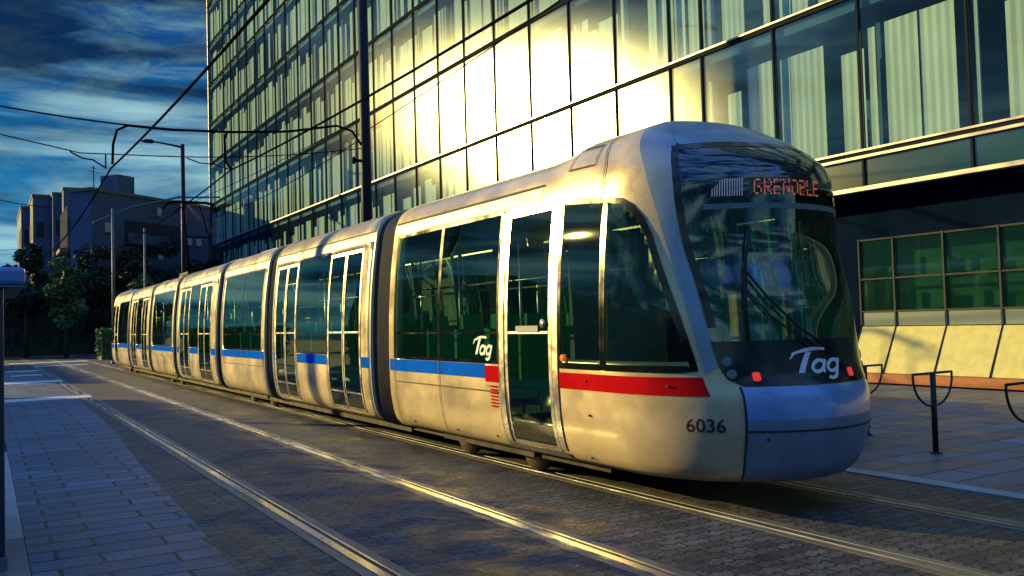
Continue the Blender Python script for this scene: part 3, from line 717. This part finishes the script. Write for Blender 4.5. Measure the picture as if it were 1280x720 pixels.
b = MB()
b.box(FX-.10, FX-.02, cols[0], 79, 8.86, 8.905); b.box(FX-.10, FX-.02, cols[0], 79, 5.22, 5.265)
bpart(b, 'sill_rail', m_sill)
for z in floors[2:-1]: b = MB(); b.box(FX-.08, FX-.02, cols[0], 79, z+.0, z+.04); bpart(b, 'sill_rail', m_mull)
b = MB(); b.box(FX-.14, FX+.02, cols[0], 79, 4.33, 4.42); b.box(FX-.12, FX+.0, cols[0], 79, 5.06, 5.12)
bpart(b, 'cornice', m_sill)
b = MB(); b.box(FX-.08, FX+.0, cols[0], 79, 5.125, 5.19); bpart(b, 'cornice_shadow_joint', m_mull)
b = MB()
for y in cols: b.box(FX-.05, FX+.06, y-.03, y+.03, 4.43, 33.5)
bpart(b, 'mullion', m_mull)
b = MB()
for z in floors[1:]: b.box(FX+.10, FX+3.2, cols[0], 78.9, z-.35, z-.06)
b.box(FX+.1, FX+3.2, cols[0], 78.9, 4.9, 5.2)
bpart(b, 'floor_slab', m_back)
b = MB(); b.box(FX+3.2, FX+3.4, cols[0], 78.9, 4.4, 33.4); b.box(FX+.1, FX+3.2, 78.8, 78.95, 0, 33.4); b.box(FX+.1, FX+3.2, cols[0]+.01, cols[0]+.1, 4.4, 33.4)
for y in cols[::3]: b.box(FX+.7, FX+3.2, y-.06, y+.06, 4.4, 33.4)
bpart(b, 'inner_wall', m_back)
b = MB(); b.box(FX-.1, FX+16, cols[0]-.05, 79.05, 33.5, 33.9); bpart(b, 'roof', m_clad)
b = MB(); b.box(FX+3.4, FX+16, cols[0], 79, 0, 33.5); bpart(b, 'rear_wing_wall', m_clad)
b = MB(); b.box(FX-.03, FX+3.3, 79.0, 79.2, 0, 33.5); bpart(b, 'end_wall', m_sill)
# spandrel strip
b = MB()
for y0, y1 in zip(cols, cols[1:]): b.box(FX-.01, FX+.03, y0+.03, y1-.03, 4.43, 5.05)
bpart(b, 'spandrel_panel', m_spand)
# windows with blinds
random.seed(11); cells = []
for zi in range(len(floors)-1):
    for y0, y1 in zip(cols, cols[1:]): cells.append((zi, y0, y1))
def vis(c):
    z = (floors[c[0]]+floors[c[0]+1])/2; y = (c[1]+c[2])/2; d = Vector((FX, y, z-1.63)); Z = d.dot(cf); 
    if Z < 1: return 0
    x = d.dot(cr)/Z*1100; h = d.dot(cu)/Z*1100
    if abs(x) > 680 or abs(h) > 400: return 0
    return 1/Z**2*(c[2]-c[1])*(FX/Z)
rank = sorted(cells, key=vis, reverse=True); keep = set(rank[:100])
gb, bb = MB(), MB()
def rnd(a, c): return (math.sin(a*12.9+c*78.2)*43758.5) % 1
def blinds(b, zi, y0, y1):
    z0, z1 = floors[zi]+.06, floors[zi+1]-.14; y = y0+.06
    dense = min(1, max(0, (y0-18)/14))
    while y < y1-.12:
        w = random.choice((.38, .5, .62, .8, 1.0)); w = min(w, y1-.06-y)
        if random.random() < (.22 if y0 < 22 else .13): y += w*.6+.1; continue
        top = z1-(random.choice((0, .0, .35, .5)) if w > .4 else 0) - .55 - .25*rnd(zi, y0)
        x = FX+.14+.10*random.random()
        nn = max(2, int(w/.1)); vs = []
        for i in range(nn+1):
            yy = y+w*i/nn; xo = x+.012*(i % 2)
            vs += [(xo, yy, z0), (xo, yy, top)]
        b.add(vs, [(2*i, 2*i+2, 2*i+3, 2*i+1) for i in range(nn)]); y += w+random.choice((.02, .02, .12, .28))
for c in cells:
    zi, y0, y1 = c; z0, z1 = floors[zi]+.05, floors[zi+1]-.105
    if c in keep: g = MB(); bl = MB()
    else: g = gb; bl = bb
    g.box(FX-.012, FX+.012, y0+.032, y1-.032, z0, z1)
    if y1 > 2: blinds(bl, zi, y0, y1)
    if c in keep:
        o = bpart(g, 'window', m_fglass); 
        if bl.v: bl.build('blind', m_blind, o)
o = bpart(gb, 'window', m_fglass); o['kind'] = 'stuff'
bb.build('blind', m_blind, o)['kind'] = 'stuff'
# ground floor
GX = 17.85
b = MB(); b.box(FX-.1, GX+.3, cols[0], 79, 4.36, 4.40); b.box(GX, GX+.3, cols[0], 79, 3.32, 4.36); b.box(GX, GX+.3, 13.7, 79, 0, 3.32)
b.box(GX+.06, GX+.3, cols[0], 13.7, 0, .3); bpart(b, 'ground_floor_cladding', m_clad)
gy = [13.62, 12.71]; 
while gy[-1] > -8: gy.append(gy[-1]-1.225)
m_gglass = glass('shop_glass', (.6, .85, .74), (.02, .10, .08), .15, .03, .08, .25, .2, (.8, 1, .85), .6)
for r, (z0, z1) in enumerate(((2.42, 3.28), (1.64, 2.36))):
    for y1, y0 in zip(gy, gy[1:]):
        g = MB(); g.box(GX-.01, GX+.01, y0+.03, y1-.03, z0, z1); o = bpart(g, 'lower_window', m_gglass)
b = MB()
for z in (3.28, 2.36, 1.60): b.box(GX-.05, GX+.05, gy[-1], gy[0], z, z+.04)
for y in gy: b.box(GX-.06, GX+.06, y-.02, y+.02, 1.3, 3.335)
bpart(b, 'lower_window_frame', mat('bronze_frame', (.08, .085, .08), .7, 0, 0))
b = MB(); b.box(GX+.6, GX+.7, gy[-1], gy[0], 1.2, 3.3); b.box(GX+.03, GX+.7, gy[-1], gy[0], 3.3, 3.4); b.box(GX+.03, GX+.7, gy[-1], gy[0], 1.2, 1.3); b.box(GX+.03, GX+.7, gy[0]-.02, gy[0]+.06, 1.2, 3.4)
bpart(b, 'room_behind_lower_windows', mat('room_green', (.26, .52, .50), .8, noise=(2.2, .6, (1, 1, 1))))
b = MB(); random.seed(2)
for y1, y0 in zip(gy, gy[1:]):
    for z0 in (2.44, 1.68):
        if random.random() < .75: a = random.random()*.5; b.box(GX+.3+a*.3, GX+.34+a*.3, y0+.1+a*.4, y1-.1-random.random()*.4, z0, z0+.12+random.random()*.35)
bpart(b, 'things_on_inner_sill', mat('paper_pale', (.45, .55, .3), .8))
b = MB(); b.box(GX-.03, GX+.04, gy[-1], gy[0], 1.29, 1.598); bpart(b, 'sill_panel', mat('grey_green_panel', (.16, .22, .20), .6, noise=(3, .2, (1, 1, 1))))
m_slope = mat('sloped_pale_panel', (.60, .58, .20), .55, noise=(5, .18, (1, 1, 1)), bump=(60, .3))
for y1, y0 in zip(gy, gy[1:]):
    V = [(17.28, y0+.02, .24), (17.28, y1-.02, .24), (GX-.04, y1-.02, 1.27), (GX-.04, y0+.02, 1.27)]; V2 = [(x+.03, y, z-.02) for x, y, z in V]
    b = MB(); b.add(V+V2, [(3, 2, 1, 0), (4, 5, 6, 7), (0, 1, 5, 4), (1, 2, 6, 5), (2, 3, 7, 6), (3, 0, 4, 7)]); bpart(b, 'sloped_panel', m_slope)
for y in gy:
    b = MB(); b.add([(17.26, y-.02, .23), (17.26, y+.02, .23), (GX-.03, y+.02, 1.30), (GX-.03, y-.02, 1.30), (17.34, y-.02, .2), (17.34, y+.02, .2), (GX+.03, y+.02, 1.26), (GX+.03, y-.02, 1.26)], [(3, 2, 1, 0), (4, 5, 6, 7), (0, 1, 5, 4), (1, 2, 6, 5), (2, 3, 7, 6), (3, 0, 4, 7)]); bpart(b, 'panel_rib', m_mull)
b = MB(); b.box(17.22, GX+.06, gy[-1], gy[0], .02, .22); bpart(b, 'brick_plinth', mat('orange_brick', (.42, .16, .07), .75, noise=(8, .3, (1, 1, 1))))

# ------------------------------------------------------------------ bollards with hoops
def bollard(x, y, lab):
    r = tag(empty('hoop_bollard', (x, y, .004)), lab, 'bollard', 'black hooped bollards on the plaza')
    b = MB(); b.tube([(0, 0, 0), (0, 0, .90)], .032, 12); b.tube([(0, 0, 0), (0, 0, .015)], .07, 14); b.build('post', m_iron, r, True)
    b = MB(); w = .36; pts = [(-w, 0, .905), (w, 0, .905)]; b.tube(pts, .014, 8)
    arc = [(-w, 0, .905), (-w, 0, .84)]+[(-w*math.cos(a), 0, .86-.33*math.sin(a)) for a in [math.pi*i/16 for i in range(1, 16)]]+[(w, 0, .84), (w, 0, .905)]
    b.tube(arc, .013, 8); b.build('hoop', m_iron, r, True)
m_iron = mat('black_iron', (.012, .013, .018), .45, .3)
bollard(9.23, 6.15, 'black post with half-round hoop standing in the middle of the plaza, fully in view')
bollard(9.95, 7.60, 'black hooped post half hidden behind the tram nose')
bollard(8.52, 4.70, 'black hooped post cut off by the right edge of the picture')

# ------------------------------------------------------------------ masts, lamps, overhead line
def mast(x, y, h, r0, r1, lab, lamp=True, arm=True, m=None, cat='lamp post'):
    o = tag(empty('catenary_mast' if arm else 'lamp_post', (x, y, 0)), lab, cat)
    b = MB(); b.tube([(0, 0, 0), (0, 0, h*.5), (0, 0, h)], [r0, (r0+r1)/2, r1], 14); b.tube([(0, 0, 0), (0, 0, .12)], r0*1.5, 14); b.build('pole', m or m_pole, o, True)
    if lamp:
        b = MB(); b.tube([(0, 0, h-.2), (-1.0, 0, h-.05), (-1.75, 0, h+.03)], [.07, .055, .045], 8); b.build('lamp_arm', m_pole, o, True)
        b = MB(); b.tube([(-1.6, 0, h), (-1.75, 0, h+.03), (-2.1, 0, h+.03), (-2.35, 0, h)], [.05, .13, .12, .04], 10); b.build('lamp_head', m_pole, o, True)
    return o
big = mast(10.45, 26.2, 13.4, .185, .15, 'thick dark mast in front of the glass facade holding the overhead wires')
b = MB(); b.tube([(-.1, 0, 7.3), (-.45, 0, 7.78), (-.95, 0, 7.9), (-2.5, 0, 7.58), (-4.15, 0, 7.42), (-5.8, 0, 7.34), (-7.1, 0, 7.36)], .038, 8)
b.tube([(-4.3, 0, 7.42), (-4.38, 0, 7.2), (-4.36, 0, 6.55), (-4.22, 0, 6.32)], .035, 8)
b.tube([(-7.0, 0, 7.36), (-7.28, 0, 7.2), (-7.38, 0, 6.8), (-7.40, 0, 6.25)], .035, 8); b.build('cantilever_arm', m_wire, big, True)
b = MB(); b.tube([(-.15, 0, 6.85), (-.38, 0, 6.85)], .05, 8); b.tube([(-.38, 0, 6.85), (-.42, 0, 6.85)], .12, 10); b.build('insulator', m_wire, big, True)
far = mast(10.45, 56, 13.0, .17, .12, 'distant street lamp mast with arm pointing left above the tram roof')
b = MB(); b.tube([(0, 0, 9.8), (-3.0, 0, 9.0), (-5.0, 0, 8.0)], .06, 6); b.tube([(0, 0, 9.6), (1.6, 0, 7.6)], .05, 6); b.tube([(0, 0, 9.6), (2.0, 0, 7.4)], .05, 6); b.tube([(-.4, 0, 9.7), (2.2, 0, 9.85)], .06, 6); b.build('brace', m_galv, far, True)
t = mast(5.80, 50, 8.1, .10, .06, 'slim grey mast rising behind the rear end of the tram', False, False, m_galv, 'mast')
t.name = 'slim_mast'
t = mast(7.05, 48, 6.9, .07, .05, 'thin short grey post between the slim mast and the lamp mast', False, False, m_galv, 'mast'); t.name = 'slim_mast'
lm = mast(-3.2, 26.2, 8.2, .15, .12, 'dark mast left of the platform carrying the left end of the span wire', False, True, None, 'mast')
def wire(pts, r, lab, grp=None):
    # sagging polyline
    b = MB(); b.tube(pts, r, 6); o = b.build('overhead_wire', m_wire, None, True); tag(o, lab, 'wire', grp); return o
def sag(a, c, s, n=10):
    a, c = Vector(a), Vector(c); return [a.lerp(c, i/n)-Vector((0, 0, s*4*(i/n)*(1-i/n))) for i in range(n+1)]
wire(sag((3.1, -10, 6.1), (3.0, 26.1, 6.12), .42, 14)+sag((3.0, 26.1, 6.12), (2.75, 60, 6.2), .55)[1:], .026, 'contact wire over the empty near track, crossing the sky steeply')
wire(sag((5.95, -10, 6.1), (6.22, 26.1, 6.28), .42, 14)+sag((6.22, 26.1, 6.28), (5.8, 60, 6.2), .3)[1:], .024, 'contact wire above the tram roof running along the facade')
wire(sag((5.95, -10, 6.9), (10.3, 26.1, 7.7), .2), .014, 'feeder wire from the thick mast forward past the facade')
wire(sag((10.3, 26.2, 8.2), (6.6, 60, 7.8), .35), .013, 'thin upper wire from the thick mast back toward the lamp mast')
wire(sag((10.3, 26.2, 7.55), (10.3, 56, 8.0), .5), .016, 'lower feeder wire from the thick mast running back along the facade')
wire([(3.35, 26.2, 7.37)]+sag((3.35, 26.2, 7.37), (-3.1, 26.2, 8.1), .12)[1:], .024, 'upper cross-span wire from the cantilever to the left edge of the sky')
wire(sag((10.3, 26.2, 7.25), (4.3, 26.2, 6.56), .12)+sag((4.3, 26.2, 6.56), (2.25, 26.2, 6.50), 0)[1:]+sag((2.25, 26.2, 6.5), (-3.1, 26.2, 7.5), .0)[1:], .016, 'lower cross-span wire holding the steady arms of both tracks')
wire([(2.0, 26.2, 6.52), (2.3, 26.2, 6.36), (2.55, 26.2, 6.34), (2.9, 26.2, 6.12)], .022, 'short bent steady arm beside the near-track dropper')
wire([(5.0, 26.2, 6.56), (5.35, 26.2, 6.44), (5.75, 26.2, 6.44), (6.2, 26.2, 6.30)], .018, 'short bent steady arm beside the dropper over the tram')
wire([(2.88, 26.2, 6.5), (2.88, 26.2, 6.12)], .02, 'tiny vertical hanger joining the lower span wire to the near contact wire')
wire(sag((-4, 60, 11.6), (4.6, 76, 11.4), .6), .03, 'wire low in the sky running to the left-hand end of the flats')
wire(sag((-4, 60, 7.0), (3.4, 90, 9.4), .3), .025, 'lowest wire at the left edge of the sky meeting the flats')

# ------------------------------------------------------------------ flats in the distance
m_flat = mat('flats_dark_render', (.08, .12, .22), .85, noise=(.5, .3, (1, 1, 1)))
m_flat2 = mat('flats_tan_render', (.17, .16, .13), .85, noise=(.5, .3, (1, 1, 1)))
m_fwin = glass('flats_glass', (.3, .35, .4), (.08, .12, .2), .8, .08, .25)
m_recess = mat('loggia_dark', (.02, .025, .04), .8)
m_shutter = mat('white_shutter', (.45, .5, .62), .6)
flat = tag(empty('apartment_block', (10, 80, 0)), 'dark stepped block of flats with roof tower behind the trees on the left', 'building')
def fp(b, name, m, parent=None):
    o = b.build(name, m, parent or flat); 
    if parent is None: at_world(o)
    return o
# main wing: front runs back to the right
a0, a1 = Vector((7.2, 75, 0)), Vector((18.2, 83.5, 0)); du = (a1-a0).normalized(); dn = Vector((du.y, -du.x, 0)); LEN = (a1-a0).length
def obox(b, u0, u1, d0, d1, z0, z1):       # u along front, d outward
    c = [a0+du*u+dn*d for u, d in ((u0, d1), (u1, d1), (u1, d0), (u0, d0))]
    b.add([(p.x, p.y, z0) for p in c]+[(p.x, p.y, z1) for p in c], [(0, 3, 2, 1), (4, 5, 6, 7), (0, 1, 5, 4), (1, 2, 6, 5), (2, 3, 7, 6), (3, 0, 4, 7)])
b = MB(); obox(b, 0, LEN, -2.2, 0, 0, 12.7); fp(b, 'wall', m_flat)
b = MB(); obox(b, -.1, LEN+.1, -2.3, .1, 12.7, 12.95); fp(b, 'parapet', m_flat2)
b = MB(); obox(b, 2.9, 4.6, -2.1, -.2, 12.95, 14.4); fp(b, 'roof_tower', m_flat)
b = MB(); obox(b, 1.6, 1.65, -1.5, -1.45, 12.95, 15.0); obox(b, 1.2, 2.05, -1.5, -1.47, 14.5, 14.54); obox(b, 1.35, 1.9, -1.5, -1.47, 14.8, 14.84); fp(b, 'aerial', m_wire)
for (u, z, w, h) in ((1.3, 9.6, .75, .7), (6.9, 11.4, .45, .7), (1.5, 7.6, .5, .6), (10.2, 9.2, .8, .6), (6.9, 7.4, .6, .7), (11.6, 9.2, .6, .6), (2.2, 5.2, .7, .7), (9.0, 6.3, .6, .7)):
    b = MB(); obox(b, u, u+w, .0, .05, z, z+h); o = fp(b, 'window', m_shutter)
    b = MB(); obox(b, u-.08, u+w+.08, 0, .09, z-.1, z-.003); fp(b, 'sill', m_flat2, o)
b = MB()
for z in (4.2, 7.0, 9.0): obox(b, 3.3, 7.6 if z < 9 else 9.6, .0, .04, z, z+1.7)
fp(b, 'loggia', m_recess)
b = MB()
for z in (4.1, 6.9, 8.9): b = MB(); obox(b, 3.2, 7.7, .05, .5, z-.1, z+.02); obox(b, 3.2, 7.7, .46, .5, z+.015, z+.75); fp(b, 'balcony', m_flat)
# stepped wings to the left
for (x0, x1, y, z1) in ((5.75, 7.19, 82, 13.7), (5.1, 6.4, 84.5, 13.6), (3.7, 5.7, 87, 13.7), (3.0, 4.2, 93, 13.4)):
    b = MB(); b.box(x0, x1, y, y+11, 0, z1); w = fp(b, 'wing', m_flat)
    b = MB(); b.box(x0-.06, x1+.06, y-.06, y+11, z1, z1+.2); fp(b, 'parapet', m_flat2, w)
    for z in (4.5, 7.3, 10.1):
        for bx in ((x0+.25, x0+.85, y-.03, y+.02, z, z+1.3), (x0-.04, x0+.02, y+1.2, y+2.6, z, z+1.5), (x0-.04, x0+.02, y+4, y+5.5, z, z+1.5)):
            b = MB(); b.box(*bx); fp(b, 'window', m_recess, w)
b = MB()
V = [(6.55, 76.5, 8.6), (7.1, 75.2, 8.6), (7.1, 75.2, 12.4), (6.55, 76.5, 11.6)]; b.add(V+[(x+.1, y+.3, z) for x, y, z in V], [(0, 1, 2, 3), (7, 6, 5, 4), (0, 4, 5, 1), (1, 5, 6, 2), (2, 6, 7, 3), (3, 7, 4, 0)])
V = [(5.35, 80, 8.6), (5.8, 79.2, 8.6), (5.8, 79.2, 12.0), (5.35, 80, 11.2)]; b.add(V+[(x+.1, y+.3, z) for x, y, z in V], [(0, 1, 2, 3), (7, 6, 5, 4), (0, 4, 5, 1), (1, 5, 6, 2), (2, 6, 7, 3), (3, 7, 4, 0)])
b.box(6.5, 7.15, 76.6, 82, 8.3, 8.6); b.box(5.3, 5.9, 80.1, 84, 8.3, 8.6); b.box(6.5, 6.6, 77, 82, 8.6, 9.5)
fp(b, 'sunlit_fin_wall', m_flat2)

# ------------------------------------------------------------------ trees
def leafmat(name, col):
    m = mat(name, col, .75, noise=(.9, .55, (1, 1, 1))); return m
m_leafA = leafmat('foliage_dark', (.028, .05, .035)); m_leafB = leafmat('foliage_green', (.09, .18, .06)); m_bark = mat('bark', (.06, .05, .04), .9, noise=(6, .4, (1, 1, .2)))
def crown(b, cx, cy, z0, z1, rx, ry, n, size, rng, clumps=16):
    cl = []
    for i in range(clumps):
        a = rng.random()*2*math.pi; zz = rng.random(); prof = math.sin(math.pi*min(.97, .12+zz*.85))**.6; rr = math.sqrt(rng.random())*.85*prof
        cl.append((cx+rx*rr*math.cos(a), cy+ry*rr*math.sin(a), z0+(z1-z0)*(.08+.84*zz), (.24+.22*rng.random())*min(rx, (z1-z0)/2)))
    for i in range(n):
        x, y, z, r = cl[rng.randrange(clumps)]; d = Vector((rng.gauss(0, 1), rng.gauss(0, 1), rng.gauss(0, 1))).normalized()*r*(rng.random()**.35)*1.15
        p = Vector((x, y, z))+Vector((d.x, d.y, d.z*.8)); s = size*(.6+.8*rng.random())
        u = Vector((rng.gauss(0, 1), rng.gauss(0, 1), rng.gauss(0, .6))).normalized(); w = u.cross(Vector((rng.gauss(0, 1), rng.gauss(0, 1), rng.gauss(0, 1)))).normalized()
        b.add([p-u*s, p+w*s*.45, p+u*s, p-w*s*.45], [(0, 1, 2, 3)])
    return cl
def tree(x, y, z0, z1, rx, lab, m, n=3500, size=.2, seed=1, cat='tree', grp='trees in front of the flats', name='tree', ry=None):
    rng = random.Random(seed); r = tag(empty(name, (x, y, 0)), lab, cat, grp)
    b = MB(); cl = crown(b, 0, 0, z0, z1, rx, ry or rx, n, size, rng); b.build('crown', m, r)
    b = MB(); h = z0+(z1-z0)*.45; b.tube([(0, 0, 0), (.05, .03, h*.5), (0, 0, h)], [.17, .13, .08], 8)
    for c in cl[::2]: b.tube([(0, 0, h*.7), ((c[0])*.5, c[1]*.5, (h*.7+c[2])/2+.2), c[:3]], [.06, .04, .015], 5)
    b.build('trunk', m_bark, r, True); return r
tree(2.52, 71.0, 3.20, 8.47, 1.77, 'loose dark-leaved tree at the far left against the sky', m_leafA, 3200, .20, 21)
tree(4.75, 66.4, 1.82, 6.98, 1.43, 'lighter green tree catching the sun below the flats', m_leafB, 3000, .17, 22)
tree(7.21, 72.1, 1.14, 8.47, 1.95, 'broad dark tree below the lit fin walls of the flats', m_leafA, 4200, .2, 23)
tree(10.19, 73.3, 0.91, 8.12, 2.18, 'dark tree behind the slim mast', m_leafA, 4200, .2, 24)
tree(13.74, 75.6, 0.91, 9.61, 2.52, 'large dark tree beside the lamp mast', m_leafA, 5000, .2, 25)
tree(17.40, 75.6, 0.91, 9.38, 1.83, 'dark tree squeezed against the corner of the glass block', m_leafA, 4000, .2, 26)
tree(7.40, 52.0, 2.20, 5.00, 0.85, 'small bright green tree top showing above the tram tail', m_leafB, 2200, .14, 27)
def hedge(x0, x1, y0, y1, z1, lab, m, n, size, seed, name='hedge'):
    rng = random.Random(seed); b = MB()
    for i in range(n):
        p = Vector((x0+(x1-x0)*rng.random(), y0+(y1-y0)*rng.random(), z1*(rng.random()**.6)*(.93+.1*math.sin(rng.random()*9)))); s = size*(.6+.8*rng.random())
        u = Vector((rng.gauss(0, 1), rng.gauss(0, 1), rng.gauss(0, 1))).normalized(); w = u.cross(Vector((rng.gauss(0, 1), rng.gauss(0, 1), rng.gauss(0, 1)))).normalized()
        b.add([p-u*s, p+w*s*.5, p+u*s, p-w*s*.5], [(0, 1, 2, 3)])
    b.box(x0+.15, x1-.15, y0+.15, y1-.15, 0, z1*.9)
    return tag(b.build(name, m), lab, 'hedge')
hedge(-3, 18, 73.2, 74.6, 5.5, 'tall dark hedge closing the street end behind the trees', m_leafA, 16000, .2, 31)
hedge(5.85, 7.0, 57.5, 59.5, 1.85, 'small clipped green hedge beside the tail of the tram', m_leafB, 2200, .11, 32)

# ------------------------------------------------------------------ platform shelter at the left edge
kk_ = tag(empty('platform_kiosk', (-.7, 7.6, .02)), 'dark navy kiosk with pale blue roof slab at the left border of the picture', 'kiosk')
def sp(b, name, m, **k): o = b.build(name, m, kk_, **k); at_world(o); return o
m_shr = mat('kiosk_roof_blue_grey', (.12, .26, .58), .4, .1, noise=(3, .25, (1, 1, 1))); m_shd = mat('kiosk_navy', (.02, .03, .065), .35, .2, noise=(2, .3, (1, 1, 1)))
b = MB(); b.box(-1.5, .25, 6.95, 9.2, 1.975, 2.10); sp(b, 'roof', m_shr, bevel=.03)
b = MB(); b.box(-1.5, .24, 6.94, 9.21, 1.962, 1.974); sp(b, 'roof_trim', m_galv)
b = MB(); b.box(-1.35, .118, 7.0, 9.0, .02, 1.96); sp(b, 'body', m_shd, bevel=.015)
b = MB(); b.box(-1.1, -.15, 6.975, 6.995, .75, 1.8); sp(b, 'screen_glass', m_black)
b = MB(); b.box(-1.38, .130, 6.97, 9.03, .02, .12); sp(b, 'plinth', m_galv)

# low trees along the left of the platform (out of the picture, seen in reflections)
for i in range(9):
    tree(-16-3*(i % 2), 2+i*7.5, 1.0, 4.3+.4*(i % 3), 2.3, 'low leafy roadside tree in the row behind the platform, beyond the left picture edge', m_leafB, 1400, .3, 40+i, grp='trees left of the platform')
hedge(-2.4, -1.6, -6, 30, 2.25, 'unseen tall hedge added along the back of the platform to shade the ground', m_leafA, 12000, .12, 60)  # added out of view to keep the low sun off pavement and tracks
hedge(-2.4, -1.6, 39, 60, 2.1, 'second stretch of unseen hedge added further along the platform to shade the ground', m_leafA, 7000, .13, 61)  # more of the added sun-blocking hedge, also out of view
